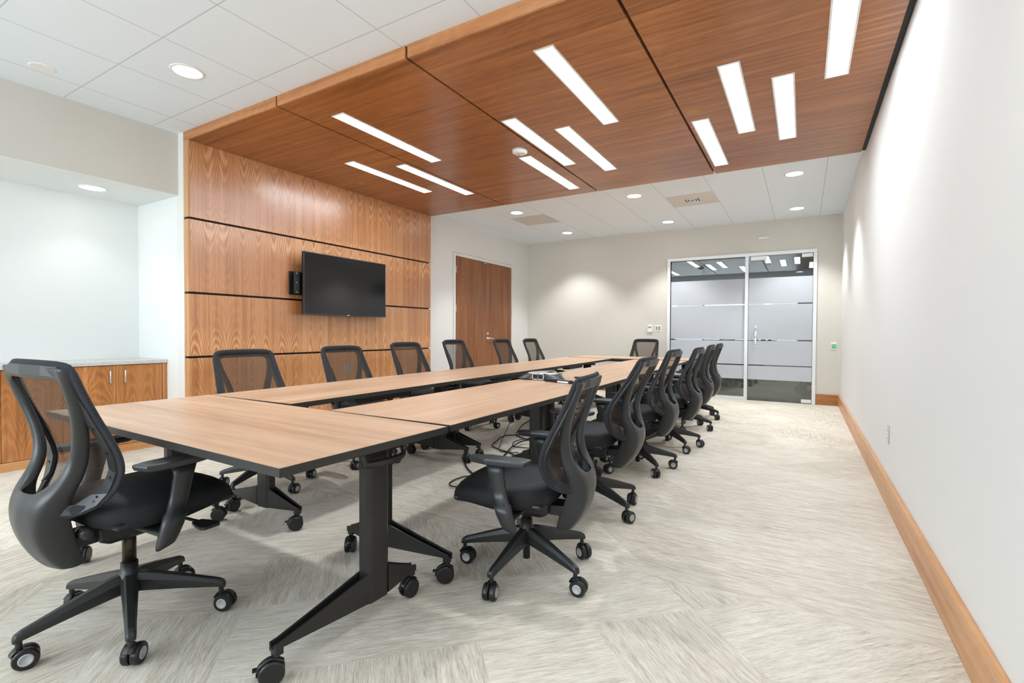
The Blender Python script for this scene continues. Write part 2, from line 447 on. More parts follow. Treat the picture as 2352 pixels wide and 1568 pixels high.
obj('pull_handle', bm, M['white_plastic'], d, smooth=True)
obj('closer', B(-.752, -.53, YB-.035, YB+.002, 2.285, 2.352), M['alum'], d, bevel=.004)
obj('top_pivot', B(-.03, .118, YB-.02, YB+.03, 2.295, 2.35), M['alum'], d, bevel=.003)
obj('bottom_pivot', B(-.015, .12, YB-.02, YB+.03, .012, .065), M['alum'], d, bevel=.003)

# corridor behind the glass
CZ = 2.95
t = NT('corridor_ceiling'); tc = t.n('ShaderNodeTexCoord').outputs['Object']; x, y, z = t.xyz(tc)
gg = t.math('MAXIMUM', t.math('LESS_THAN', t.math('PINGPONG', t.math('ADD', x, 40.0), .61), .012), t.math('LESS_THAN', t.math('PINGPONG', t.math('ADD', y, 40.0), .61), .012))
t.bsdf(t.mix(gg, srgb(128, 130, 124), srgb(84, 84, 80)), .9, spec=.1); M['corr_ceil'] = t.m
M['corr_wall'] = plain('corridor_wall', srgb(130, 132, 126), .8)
struct('floor_corridor', B(-8, 4, YB+.0, 17, -.1, -.002), M['carpet_dark'])
struct('ceiling_corridor', B(-8, 4, YB+.12, 17, CZ, CZ+.1), M['corr_ceil'])
bm = B(-8, 4, 17, 17.1, 0, CZ); box(bm, -8.1, -8, YB+.12, 17, 0, CZ); box(bm, 4, 4.1, YB+.12, 17, 0, CZ)
struct('wall_corridor', bm, M['corr_wall'])
struct('trim_corridor_column', B(-3.35, -3.1, 12.6, 12.85, 0, CZ), M['wall_white'])
bag = thing('duffel_bag', 'slumped grey bag with a yellow note lying behind the glass door', 'bag', (.10, 9.62, 0))
bm = bmesh.new()
bmesh.ops.create_icosphere(bm, subdivisions=3, radius=1)
for v in bm.verts:
    k = 1 + .08*math.sin(5*v.co.x+2)*math.cos(4*v.co.y+1)
    v.co = Vector((v.co.x*.22*k, v.co.y*.13*k, (v.co.z*.5+.5)*.34*(1-.4*max(0, v.co.z)*abs(v.co.x))))
obj('body', bm, M['bag'], bag, smooth=True)
obj('note', B(-.035, .035, -.15, -.142, .17, .25), M['yellow'], bag)
obj('strap', tube(bmesh.new(), spline([(-.15, 0, .2), (-.08, -.05, .36), (.05, -.05, .38), (.14, 0, .22)], 5), .012, 8), M['reveal'], bag, smooth=True)

# ------------------------------------------------------------------ walnut wall paneling
pw = thing('walnut_wall_paneling', 'floor to ceiling walnut veneer wall panels with black reveals behind the television', 'wall paneling', (0, 0, 0))
zs = [(0.0, .255-.02), (.255, .850-.010), (.850+.010, 1.445-.010), (1.445+.010, 2.130-.010), (2.130+.010, ZP)]
for i, (a, b) in enumerate(zs):
    bm = bmesh.new(); box(bm, XL+.002, XW, YW0+.014, YW1-.002, a, b)
    o = obj('panel', bm, M['panel_b'] if i in (3, 4) else M['panel'], pw, bevel=.0015)
    obj('side_edge', B(XL+.002, XW, YW0+.001, YW0+.014, a, b if i < 4 else ZC-.001), M['edge_side'], o)
bm = bmesh.new()
for z in (.245, .850, 1.445, 2.130): box(bm, XL+.001, XW-.028, YW0+.006, YW1-.012, z-.0105, z+.0105)
obj('reveal', bm, M['reveal'], pw)

# ------------------------------------------------------------------ walnut canopy
cp = thing('walnut_canopy', 'dropped walnut ceiling canopy of four wide slabs split by black gaps', 'canopy', (0, 0, 0))
gap = .009
xs = [XW+.0005, G1, G2, G3, XR-.036]
for i in range(4):
    x0 = xs[i] + (gap if i else 0); x1 = xs[i+1] - (gap if i < 3 else 0)
    o = obj('slab', B(x0 if i else XL+.003, x1, YW0+.014, YW1, ZP+.0005, ZC-.001) if i else B(XW-.04, x1, YW0+.014, YW1, ZP+.0005, ZC-.001), M['canopy'], cp, bevel=.0012)
    obj('fascia', B(x0 if i else XL+.002, x1, YW0, YW0+.0135, ZP+.0005 if i else ZP+.0005, ZC-.0005), M['edge_wood'], o)
bm = bmesh.new()
for G in (G1, G2, G3): box(bm, G-gap, G+gap, YW0+.02, YW1-.02, ZP+.03, ZC-.002)
box(bm, XR-.036, XR-.001, YW0+.002, YW1-.002, ZP+.012, ZC-.002)
obj('reveal', bm, M['reveal'], cp)

# ------------------------------------------------------------------ ceiling fixtures
LIN = [((-3.243, 3.334), 'linear light nearest the camera-side end in the second canopy slab from the television'),
       ((-4.046, 4.152), 'linear light in the walnut slab closest to the television wall, nearer the panels'),
       ((-3.647, 4.480), 'linear light alongside the first canopy gap from the television wall'),
       ((-2.102, 4.102), 'linear light touching the middle canopy gap just above the smoke detector'),
       ((-2.402, 4.911), 'linear light directly behind the smoke detector on the walnut canopy'),
       ((-1.395, 3.338), 'linear light at the camera end of the third canopy slab, standing apart'),
       ((-1.790, 4.465), 'linear light in the third canopy slab ending nearest the back ceiling tiles'),
       ((-.441, 4.098), 'linear light right of the tan cover disc in the fourth canopy slab'),
       ((-.141, 4.433), 'linear light in the fourth canopy slab, second from the tan disc'),
       ((.171, 3.380), 'linear light running off the top of the picture beside the right wall'),
       ((-.749, 4.890), 'linear light hugging the third canopy gap below the tan cover disc')]
bmf = bmesh.new(); hw, hl = .069, .624
for a in ((-hw, -hw+.012, -hl, hl), (hw-.012, hw, -hl, hl), (-hw+.012, hw-.012, -hl, -hl+.012), (-hw+.012, hw-.012, hl-.012, hl)):
    box(bmf, a[0], a[1], a[2], a[3], -.004, .0005)
me_frame = mesh_from('frame', bmf, M['white_plastic'])
me_diff = mesh_from('diffuser', B(-hw+.012, hw-.012, -hl+.012, hl-.012, -.002, .0005), M['panel_light'])
for (x, y), lab in LIN:
    g = thing('linear_light', 'white recessed ' + lab, 'ceiling light', (x, y, ZP), 0, 'recessed linear lights in the walnut canopy')
    add('frame', me_frame, g); add('diffuser', me_diff, g)

me_ring = mesh_from('trim_ring', lathe(bmesh.new(), [(.088, -.001), (.090, -.006), (.104, -.004), (.108, 0), (.088, 0)], 32), M['white_plastic'], True)
me_lens = mesh_from('lens', lathe(bmesh.new(), [(0, -.003), (.088, -.003), (.088, 0), (0, 0)], 32), M['down_light'])
def downlight(x, y, z, label, energy=55, size=100, blend=.55, color=(.98, .995, 1)):
    g = thing('downlight', label, 'ceiling light', (x, y, z), 0, 'round recessed downlights')
    add('trim_ring', me_ring, g); add('lens', me_lens, g)
    ld = bpy.data.lights.new('lamp', 'SPOT'); ld.energy = energy; ld.spot_size = math.radians(size); ld.spot_blend = blend
    ld.shadow_soft_size = .085; ld.color = color
    lo = bpy.data.objects.new('lamp', ld); lo.location = (0, 0, -.02); link(lo, g)
    return g
E_ = 74
downlight(-.110, 6.493, ZC, 'round downlight in the far ceiling tiles near the right wall, closer to the canopy', E_)
downlight(-.102, 8.298, ZC, 'round downlight in the far ceiling tiles above the glass door', E_)
downlight(-1.960, 6.490, ZC, 'round downlight just beyond the canopy, left of the square air vent', E_)
downlight(-1.930, 8.270, ZC, 'round downlight in front of the back wall, above the glass panel edge', E_)
downlight(-3.780, 6.515, ZC, 'round downlight just beyond the canopy, beside the grey return panel', E_)
downlight(-3.735, 8.284, ZC, 'round downlight in the far left corner, washing the beige back wall', E_)
downlight(-3.758, 1.843, ZC, 'large round downlight in the white tiles in front of the canopy', 60, 105, .6, (.96, .99, 1))
downlight(-1.93, 1.843, ZC, 'round downlight in the white tiles above the front table', 60, 105, .6, (.96, .99, 1))
downlight(-.11, 1.2, ZC, 'round downlight in the white tiles close to the camera and right wall', 20, 105, .7, (.96, .99, 1))
downlight(-5.413, 1.869, ZS-.004, 'round downlight in the soffit over the cabinet alcove', 7, 110, .7, (.96, 1, 1))
downlight(-5.413, -.4, ZS-.004, 'round downlight in the alcove soffit behind the camera', 7, 110, .7, (.96, 1, 1))
downlight(-3.758, -.9, ZC, 'round downlight in the white tiles behind the camera', 50, 110, .6, (.95, 1, 1))

def disc(name, x, y, z, r, m, label, cat, h=.004, group=None):
    bm = lathe(bmesh.new(), [(0, -h), (r*.9, -h), (r, 0), (0, 0)], 28)
    o = obj(name, bm, m, loc=(x, y, z), smooth=False); return tag(o, label, cat, group)
disc('sprinkler_cover', -.772, 4.086, ZP, .05, M['tan_disc'], 'round tan cover disc beside the third gap in the walnut canopy', 'cover disc')
disc('sprinkler_cover', -4.485, 4.089, ZP, .05, M['tan_disc'], 'round tan cover disc on the canopy close to the television wall', 'cover disc')
disc('sprinkler_cover', -.715, 7.68, ZC, .05, M['white_plastic'], 'round white cover disc in the ceiling tiles right of the air vent', 'cover disc')
disc('sprinkler_cover', -4.355, 7.684, ZC, .05, M['white_plastic'], 'round white cover disc in the ceiling tiles beyond the grey return panel', 'cover disc')
disc('sprinkler_cover', -4.586, 1.31, ZC, .075, M['white_plastic'], 'round white cover disc in the tiles above the cabinet alcove', 'cover disc')
sd = thing('smoke_detector', 'white round smoke detector with a clear centre dome under the walnut canopy', 'detector', (-2.358, 4.117, ZP))
obj('housing', lathe(bmesh.new(), [(0, -.036), (.052, -.036), (.070, -.024), (.074, 0), (0, 0)], 32), M['white_plastic'], sd, smooth=True)
obj('sensor_dome', lathe(bmesh.new(), [(0, -.052), (.012, -.050), (.022, -.040), (.024, -.033), (0, -.033)], 20), M['hub_silver'], sd, smooth=True)
bm = B(-.045, -.025, -.012, -.004, -.0365, -.034); box(bm, .025, .045, -.012, -.004, -.0365, -.034); obj('indicator', bm, M['red'], sd)

v = thing('air_vent', 'beige square ceiling panel with a small louvred air supply in the middle', 'vent', (-1.326, 7.066, ZC))
obj('panel', B(-.296, .296, -.302, .302, -.005, 0), M['beige_tile'], v)
bm = bmesh.new()
for k in range(3):
    s = .105 - k*.032
    for a in ((-s, s, -s, -s+.014), (-s, s, s-.014, s), (-s, -s+.014, -s+.014, s-.014), (s-.014, s, -s+.014, s-.014)): box(bm, *a, -.011, -.005)
obj('louvre', bm, M['white_plastic'], v)
obj('duct_opening', B(-.105, .105, -.105, .105, -.0065, -.005), M['reveal'], v)
rp = thing('return_air_panel', 'plain grey square panel set in the white ceiling tiles', 'vent', (-3.757, 7.09, ZC))
obj('panel', B(-.296, .296, -.29, .29, -.005, 0), M['grey_tile'], rp)

# ------------------------------------------------------------------ left wall double door
d = thing('door_1', None, None, (0, 0, 0)); d['kind'] = 'structure'
dy0, dy1, dz = 6.501, 8.301, 2.35
bm = B(XL-.10, XL+.012, dy0-.055, dy0-.004, 0, dz+.055); box(bm, XL-.10, XL+.012, dy1+.004, dy1+.055, 0, dz+.055); box(bm, XL-.10, XL+.012, dy0-.004, dy1+.004, dz+.004, dz+.055)
obj('door_frame', bm, M['wall'], d, bevel=.002)
mid = 7.40
for a, b in ((dy0, mid-.002), (mid+.002, dy1)):
    l = obj('door_leaf', B(XL-.045, XL-.004, a, b, .01, dz), M['door_wood'], d)
    hy = a if a < 7 else b
    for z in (2.13, 1.49, .85, .22):
        obj('hinge', B(XL-.004, XL+.016, hy-.012, hy+.012, z-.057, z+.057), M['steel'], l, bevel=.002)
bm = lathe(bmesh.new(), [(0, 0), (.028, 0), (.026, .010), (.012, .014), (.012, .05), (0, .05)], 20, (XL-.004, 7.465, .985), 'x')
tube(bm, [(XL+.045, 7.46, .985), (XL+.05, 7.50, .985), (XL+.048, 7.60, .985)], .011, 8)
obj('lever_handle', bm, M['steel'], d, smooth=True)
obj('deadbolt', lathe(bmesh.new(), [(0, 0), (.028, 0), (.026, .016), (.014, .022), (0, .022)], 20, (XL-.004, 7.465, 1.068), 'x'), M['steel'], d, smooth=True)
obj('strike_bracket', B(XL-.004, XL+.02, 7.345, 7.385, 2.32, 2.345), M['steel'], d)

# ------------------------------------------------------------------ alcove cabinets
XC = -5.252
ys = [2.334, 1.966, 1.602, 1.239, .872, .505, .138, -.229]
bm = B(XB+.001, XC, -.24, YW0-.001, 0, .070)
obj_pl = tag(obj('cabinet_plinth', bm, M['base_wood']), 'walnut toe board running along the carpet under the alcove cabinets', 'plinth')
def cabinet(ya, yb, handles, label):
    c = thing('base_cabinet', label, 'cabinet', (0, 0, 0), 0, 'walnut base cabinets in the alcove')
    obj('carcass', B(XB+.001, XC-.022, yb+.0015, ya-.0015, .0715, .787), M['cabinet'], c)
    mid = (ya+yb)/2
    for a, b, h in ((yb+.002, mid-.0015, mid-.049), (mid+.0015, ya-.002, mid+.061)):
        dr = obj('door', B(XC-.020, XC, a, b, .074, .783), M['cabinet'], c, bevel=.001)
        bm = bmesh.new()
        tube(bm, [(XC, h, .735), (XC+.028, h, .735), (XC+.030, h, .728), (XC+.030, h, .638), (XC+.028, h, .630), (XC, h, .630)], .0065, 8, up=(0, 1, 0))
        obj('handle', bm, M['steel'], dr, smooth=True)
    return c
cabinet(2.334, 1.602, 1, 'walnut two door base cabinet at the end of the alcove, beside the panelled wall')
cabinet(1.602, .872, 1, 'walnut two door base cabinet behind the chair at the near table end')
cabinet(.872, .138, 1, 'walnut two door base cabinet farthest from the panelled wall')
tag(obj('filler_strip', B(XC-.02, XC, 2.337, YW0-.001, .0715, .787), M['cabinet']), 'narrow walnut filler strip between the last cabinet door and the white wall', 'filler strip')
tag(obj('countertop', B(XB+.001, XC+.014, .13, YW0-.001, .788, .820), M['granite'], bevel=.003), 'speckled pale stone countertop over the alcove cabinets', 'countertop')

# ------------------------------------------------------------------ television
tv = thing('television', 'large black flat television tilted off the walnut wall on a bracket', 'television', (-4.715, 4.095, 1.628))
W2_, H2_ = .613, .345
obj('casing', B(-.030, -.002, -W2_, W2_, -H2_, H2_), M['tv_black'], tv, bevel=.004)
bm = bmesh.new(); e = .010
for a in ((-W2_, W2_, H2_-e, H2_), (-W2_, W2_, -H2_, -H2_+e*1.3), (-W2_, -W2_+e, -H2_+e*1.3, H2_-e), (W2_-e, W2_, -H2_+e*1.3, H2_-e)):
    box(bm, -.002, .006, a[0], a[1], a[2], a[3])
obj('bezel', bm, M['tv_frame'], tv, bevel=.001)
obj('screen', B(-.002, .003, -W2_+e, W2_-e, -H2_+e*1.3, H2_-e), M['screen'], tv)
obj('maker_badge', B(.006, .0072, -.018, .018, -H2_+.003, -H2_+.010), M['white_plastic'], tv)
bm = B(-.06, -.045, -.69, -.62, -.125, .12); box(bm, -.125, -.05, -.655, -.63, -.12, .115); box(bm, -.133, -.120, -.70, .2, -.13, .125); box(bm, -.12, -.03, -.2, .2, -.06, .06)
obj('wall_bracket', bm, M['tv_black'], tv, bevel=.003)
bm = bmesh.new()
for z in (.10, 0.0, -.105): box(bm, -.045, -.043, -.668, -.658, z-.006, z+.006)
obj('screw', bm, M['steel'], tv)

# ------------------------------------------------------------------ wall devices
def outlet(label, loc, rz):
    o = thing('wall_outlet', label, 'outlet', loc, rz)
    obj('plate', B(-.037, .037, -.005, .0, -.058, .058), M['steel'], o, bevel=.002)
    bm = bmesh.new()
    for z in (.024, -.024):
        lathe(bm, [(0, -.007), (.016, -.007), (.016, -.004), (0, -.004)], 16, (0, 0, z), 'y')
    s = obj('socket', bm, M['white_plastic'], o)
    bm = bmesh.new()
    for z in (.024, -.024):
        for x in (-.006, .006): box(bm, x-.0015, x+.0015, -.0078, -.007, z-.003, z+.006)
    obj('slot', bm, M['reveal'], s)
    return o
outlet('steel duplex outlet plate low on the right wall', (XR, 4.02, .438), -PI/2)
outlet('duplex outlet plate seen through the mesh of the second chair, nearer its left edge', (XW, 3.925, .632), PI/2)
o = thing('data_plate', 'plain steel data plate on the walnut wall seen through the second chair mesh', 'wall plate', (XW, 4.19, .632), PI/2)
obj('plate', B(-.037, .037, -.005, 0, -.058, .058), M['steel'], o, bevel=.002)
obj('port', B(-.012, .012, -.0065, -.005, -.03, .03), M['grey_plastic'], o)

th = thing('thermostat', 'small white thermostat with a grey display left of the glass front', 'thermostat', (-2.392, YB, 1.178))
obj('housing', B(-.045, .045, -.025, 0, -.062, .062), M['white_plastic'], th, bevel=.005)
obj('display', B(-.027, .027, -.0265, -.025, .008, .040), M['grey_plastic'], th)
sw = thing('light_switch', 'double light switch plate between the thermostat and the glass frame', 'light switch', (-2.248, YB, 1.183))
obj('plate', B(-.058, .058, -.006, 0, -.058, .058), M['white_plastic'], sw, bevel=.002)
for x in (-.024, .024):
    r = obj('rocker', B(x-.017, x+.017, -.010, -.006, -.034, .034), M['grey_plastic'], sw, bevel=.001)
bm = B(.406-.036, .406+.036, YB-.012, YB, .915-.056, .915+.056)
ex = thing('door_release_button', 'small wall plate with a glowing green button right of the glass door', 'button')
obj('plate', bm, M['white_plastic'], ex, bevel=.003)
bm = B(.406-.028, .406+.028, YB-.017, YB-.012, .915-.032, .915+.020)
gb = obj('green_button', bm, M['green'], ex, bevel=.002)
bm = bmesh.new()
for x in (.406-.012, .406+.012):
    lathe(bm, [(.006, -.0185), (.008, -.0185), (.008, -.017), (.006, -.017)], 12, (x, YB, .912), 'y')
obj('symbol', bm, M['white_plastic'], gb)
obj('caption_bar', B(.406-.024, .406+.024, YB-.013, YB-.012, .915-.045, .915-.040), M['grey_plastic'], ex)
tag(obj('motion_sensor', B(-.565-.078, -.565+.078, YB-.035, YB, 2.625, 2.660), M['white_plastic'], bevel=.008), 'slim white sensor bar mounted above the glass front', 'sensor')

# ------------------------------------------------------------------ conference tables
TZ, TL, TD = .712, 1.822, .735
def column_bm(s):
    bm = bmesh.new()
    a, b, c = .030, .056, .018
    def ring(z, k=1.0): return [(x*k, y*k, z) for x, y in ((a, b-c), (a-c*.7, b), (-a+c*.7, b), (-a, b-c), (-a, -b+c), (-a+c*.7, -b), (a-c*.7, -b), (a, -b+c))]
    loft(bm, [ring(.085), ring(.655)])
    return bm
def foot_bm(y0, y1):
    """U-channel foot sloping from the column (y0) to the tip (y1)"""
    bm = bmesh.new(); rings = []
    L = abs(y1-y0)
    for t_, zb, zt, w in ((0, .088, .198, .026), (.5, .098, .160, .021), (.93, .108, .130, .017), (1.0, .100, .128, .017)):
        y = y0 + (y1-y0)*t_; i = w*.62; fl = zb + (zt-zb)*.35
        rings.append([(-w, y, zb), (w, y, zb), (w, y, zt), (i, y, zt), (i*.9, y, fl), (-i*.9, y, fl), (-i, y, zt), (-w, y, zt)])
    loft(bm, rings)
    y = y1; s = -1 if y1 > y0 else 1
    box(bm, -.014, .014, y+s*.004 if s > 0 else y-.03, y+.03 if s > 0 else y-.004, .086, .112)
    return bm
def tcaster_bm():
    bm = bmesh.new()
    for s in (-1, 1):
        lathe(bm, [(0, s*.006), (.037, s*.006), (.0385, s*.010), (.0385, s*.019), (.034, s*.024), (0, s*.025)], 26, (0, -.012, .0385), 'x')
    tube(bm, [(0, 0, .05), (0, 0, .092)], .009, 10)
    tube(bm, spline([(0, -.05, .035), (0, -.046, .062), (0, -.012, .080), (0, .022, .064)], 4), .012, 8, ry=.005)
    box(bm, -.008, .008, -.066, -.044, .050, .057)
    return bm
P0 = 0.0
me_col = bake('leg', column_bm(0), M['leg_steel'], bevel=.002)
me_feet = {k: [bake('foot', foot_bm(math.copysign(.05, y), y), M['leg_steel'], bevel=.001) for y in v] for k, v in {'a': (-.412, .215), 'b': (-.290, .320)}.items()}
me_tc = bake('caster', tcaster_bm(), M['rubber'], smooth=False, bevel=.0015)
bm = bmesh.new()
loft(bm, [[(x, y, z) for x, y in ((-.045, -.24+P0), (.045, -.24+P0), (.045, .24+P0), (-.045, .24+P0))] if z > .66 else [(x, y, z) for x, y in ((-.04, -.09+P0), (.04, -.09+P0), (.04, .09+P0), (-.04, .09+P0))] for z in (.642, .672, .6855)])
me_brk = bake('top_bracket', bm, M['leg_steel'], bevel=.002)
def handle_bm(s):
    bm = bmesh.new(); pts = []
    for k in range(9):
        a = -1 + k/4; pts.append((s*(.058+.030*(1-a*a)), P0+a*.098, .618))
    path = [(s*.050, P0-.098, .680), (s*.055, P0-.098, .640)] + pts + [(s*.055, P0+.098, .640), (s*.050, P0+.098, .680)]
    tube(bm, path, .008, 6, ry=.015)
    return bm
me_hd = {s: bake('release_handle', handle_bm(s), M['leg_steel'], smooth=True) for s in (-1, 1)}
bm = bmesh.new(); box(bm, -TL/2+.0022, TL/2-.0022, -TD/2+.0022, TD/2-.0022, TZ-.026, TZ)
me_top = mesh_from('tabletop', bm, M['laminate'])
bm = bmesh.new(); h0, h1 = TZ-.0265, TZ-.0006
for a in ((-TL/2, TL/2, -TD/2, -TD/2+.002), (-TL/2, TL/2, TD/2-.002, TD/2), (-TL/2, -TL/2+.002, -TD/2+.002, TD/2-.002), (TL/2-.002, TL/2, -TD/2+.002, TD/2-.002)): box(bm, *a, h0, h1)
me_edge = mesh_from('edge_band', bm, M['edge_black'])
me_under = mesh_from('underside', B(-TL/2+.004, TL/2-.004, -TD/2+.004, TD/2-.004, TZ-.0285, TZ-.0262), M['edge_black'])
bm = B(-.70, .70, P0-.03, P0+.03, .640, .683); me_beam = mesh_from('under_beam', bm, M['leg_steel'])
bm = bmesh.new()
loft(bm, [[(x, y, z) for x, y in ((-.30, -.16), (.30, -.16), (.30, -.05), (-.30, -.05))] if z > .64 else [(x, y, z) for x, y in ((-.24, -.15), (.24, -.15), (.24, -.06), (-.24, -.06))] for z in (.612, .683)])
me_tray = mesh_from('cable_tray', bm, M['leg_steel'])
TABLES = [((-2.149, 1.225), -.018, 'front conference table, wood top with black edge, short side row nearest the camera'),
          ((-2.70, 2.53), PI/2+.023, 'table of the television side row that joins the front table'),
          ((-2.74, 4.345), PI/2+.024, 'middle table of the row on the television side'),
          ((-2.79, 6.16), PI/2+.036, 'farthest table of the television side row, opposite the walnut double door'),
          ((-1.612, 2.51), PI/2+.010, 'table of the right hand row joining the front table, before the conference phone'),
          ((-1.645, 4.325), PI/2+.026, 'middle table of the right hand row that carries the conference phone'),
          ((-1.705, 6.14), PI/2+.036, 'last table of the right hand row before the far cross table'),
          ((-2.285, 7.535), .030, 'cross table closing the far end of the rectangle near the back wall')]
for i, ((x, y), rz, lab) in enumerate(TABLES):
    g = thing('conference_table', lab, 'table', (x, y, 0), rz, 'wood topped flip tables set in a rectangle')
    tt = add('tabletop', me_top, g); add('edge_band', me_edge, tt); add('underside', me_under, tt)
    kind = 'b' if i in (1, 2, 3) else 'a'; oy = .12 if kind == 'a' else -.02; ox = .755 if i in (0, 7) else .815
    add('under_beam', me_beam, g, (0, oy, 0))
    if 0 < i < 7: add('cable_tray', me_tray, g)
    for s in (-1, 1):
        lg = add('leg', me_col, g, (s*ox, oy, 0))
        for f_ in me_feet[kind]: add('foot', f_, lg)
        add('top_bracket', me_brk, lg)
        add('release_handle', me_hd[s], lg)
        for (cy, sd_) in (((-.400, 0), (.203, 1)) if kind == 'a' else ((-.278, 0), (.308, 1))):
            ang = random.uniform(-.5, .5) + (0 if sd_ == 0 else PI)
            if i == 0: ang = {(1, 0): -.58, (1, 1): -.05, (-1, 0): .9, (-1, 1): 2.4}[(s, sd_)]
            if i == 4 and s == -1: ang = -2.47 if sd_ == 0 else -.95
            if i == 1 and s == -1: ang = (-.65 - PI/2) if sd_ == 0 else (.1 - PI/2)
            add('caster', me_tc, lg, (0, cy, 0), ang)

# ------------------------------------------------------------------ task chairs
def se(v, p): return math.copysign(abs(v)**p, v)
PROF = [(.425, -.215, .10), (.44, -.200, .150), (.47, -.170, .195), (.50, -.150, .213), (.554, -.136, .228), (.60, -.146, .231), (.664, -.172, .226), (.72, -.202, .219), (.79, -.235, .212), (.84, -.256, .208), (.885, -.274, .204)]
def back_y(x, z):
    yy, w = interp(PROF, z); return yy - .032*(1-min(1, (x/.21)**2))
def seat_bm():
    bm = bmesh.new(); n = 40; rings = []
    def ztop(x, y):
        w = max(0, (y-.15)/.16); return .450 - .062*w*w - .016*(x/.25)**2 + .004*math.cos(x*9)
    for r, zf, edge in ((1e-3, 1, 0), (.3, 1, 0), (.6, 1, 0), (.8, 1, 0), (.90, 1, .004), (.96, 1, .014), (.995, 1, .034), (1.0, 1, .060), (.985, 1, .082), (.93, 1, .093), (.6, 1, .094), (1e-3, 1, .094)):
        ring = []
        for k in range(n):
            a = 2*PI*k/n; c, s = se(math.cos(a), .62), se(math.sin(a), .62)
            x, y = .245*r*c, .070 + .245*r*s
            x *= 1 - .10*max(0, -s*r)
            ring.append((x, y, ztop(x, y) - edge*(1 if s < 0.3 else 1-.30*(s*r))))
        rings.append(ring)
    loft(bm, rings); return bm
def mesh_bm():
    bm = bmesh.new(); nz, nx = 26, 12; vs = []
    for i in range(nz+1):
        z = .432 + (.885-.432)*i/nz; w = interp(PROF, z)[1]-.004
        vs.append([bm.verts.new((w*(-1+2*j/nx), back_y(w*(-1+2*j/nx), z), z)) for j in range(nx+1)])
    for i in range(nz):
        for j in range(nx): bm.faces.new((vs[i][j], vs[i][j+1], vs[i+1][j+1], vs[i+1][j]))
    return bm
def frame_path():
    R = []
    for z in (.44, .47, .50, .53, .56, .60, .64, .68, .72, .76, .80, .84, .865): 
        y, w = interp(PROF, z); R.append((w, y, z))
    top = [(.198, -.272, .884), (.180, -.278, .893), (.12, back_y(.12, .895), .896), (.0, back_y(0, .895), .897)]
    bot = [(0, back_y(0, .425), .422), (.06, back_y(.06, .425), .423), (.115, back_y(.11, .43), .428)]
    half = bot + R + top
    return [Vector(p) for p in half] + [Vector((-p[0], p[1], p[2])) for p in half[-2:0:-1]]
def frame_bm():
    bm = bmesh.new(); pts = frame_path(); N = len(pts); rings = []
    for i, p in enumerate(pts):
        tn = (pts[(i+1) % N] - pts[i-1]).normalized()
        nrm = Vector((0, 1, 0)); s = tn.cross(nrm).normalized(); w = s.cross(tn).normalized()
        q = p - Vector((0, .004, 0))
        rings.append([q + s*.021*math.cos(2*PI*j/10) + w*.012*math.sin(2*PI*j/10) for j in range(10)])
    vs = [[bm.verts.new(q) for q in r] for r in rings]
    for i in range(N):
        for j in range(10): bm.faces.new((vs[i][j], vs[i][(j+1) % 10], vs[(i+1) % N][(j+1) % 10], vs[(i+1) % N][j]))
    return bm
def rim_bm():
    """hard plastic rim just behind the fabric edge, with small bolt heads"""
    bm = bmesh.new(); pts = frame_path(); N = len(pts); rings = []
    for i, p in enumerate(pts):
        tn = (pts[(i+1) % N] - pts[i-1]).normalized(); s = tn.cross(Vector((0, 1, 0))).normalized()
        c = Vector((p.x*.93, p.y-.018, p.z - (.012 if p.z > .87 else 0) + (.01 if p.z < .43 else 0)))
        k = .022 if .45 < p.z < .8 else .016
        rings.append([c+s*k+Vector((0, .006, 0)), c+s*k-Vector((0, .004, 0)), c-s*k-Vector((0, .004, 0)), c-s*k+Vector((0, .006, 0))])
    vs = [[bm.verts.new(q) for q in r] for r in rings]
    for i in range(N):
        for j in range(4): bm.faces.new((vs[i][j], vs[i][(j+1) % 4], vs[(i+1) % N][(j+1) % 4], vs[(i+1) % N][j]))
    return bm
SH = [  # z, xo, xi, y, flange depth
 (.894, .204, .172, -.298, .024), (.856, .205, .172, -.288, .026), (.80, .202, .168, -.268, .026), (.74, .186, .152, -.247, .026),
 (.68, .162, .128, -.231, .028), (.62, .146, .112, -.224, .032), (.57, .139, .100, -.231, .038), (.525, .138, .085, -.253, .046),
 (.492, .132, .052, -.277, .056), (.45, .118, .040, -.294, .070), (.40, .104, .034, -.296, .080), (.34, .092, .030, -.280, .085),
 (.278, .082, .026, -.248, .075), (.230, .072, .024, -.205, .05)]
def shell_bm():
    bm = bmesh.new(); rows = []
    for i, (z, xo, xi, y, fl) in enumerate(SH):
        bar = i < 2; body = i >= 8
        xm = (xo+xi)/2 + .002
        half = [(xo+.002, y+fl, z), (xo, y, z), (xm, y-.010, z), (xi, y-.003 if not body else y-.015, z)]
        yc = (y-.034) if bar else (y-.020)
        rows.append([Vector(p) for p in half] + [Vector((0, yc, z-(.0 if not bar else 0)))] + [Vector((-p[0], p[1], p[2])) for p in half[::-1]])
    vs = [[bm.verts.new(p) if (j != 4 or i < 2 or i >= 8) else None for j, p in enumerate(r)] for i, r in enumerate(rows)]
    for i in range(len(rows)-1):
        for j in range(8):
            q = (vs[i][j], vs[i][j+1], vs[i+1][j+1], vs[i+1][j])
            if None in q: continue
            if j in (3, 4) and not (i < 1 or i >= 8): continue
            bm.faces.new(q)
    # inner flange of the arms
    for sgn in (0, 1):
        col = 3 if sgn == 0 else 5
        inner = []
        for i in range(1, 9):
            v0 = vs[i][col].co; inner.append(bm.verts.new((v0.x, v0.y+.020, v0.z)))
        for k, i in enumerate(range(1, 8)):
            bm.faces.new((vs[i][col], vs[i+1][col], inner[k+1], inner[k]))
    return bm
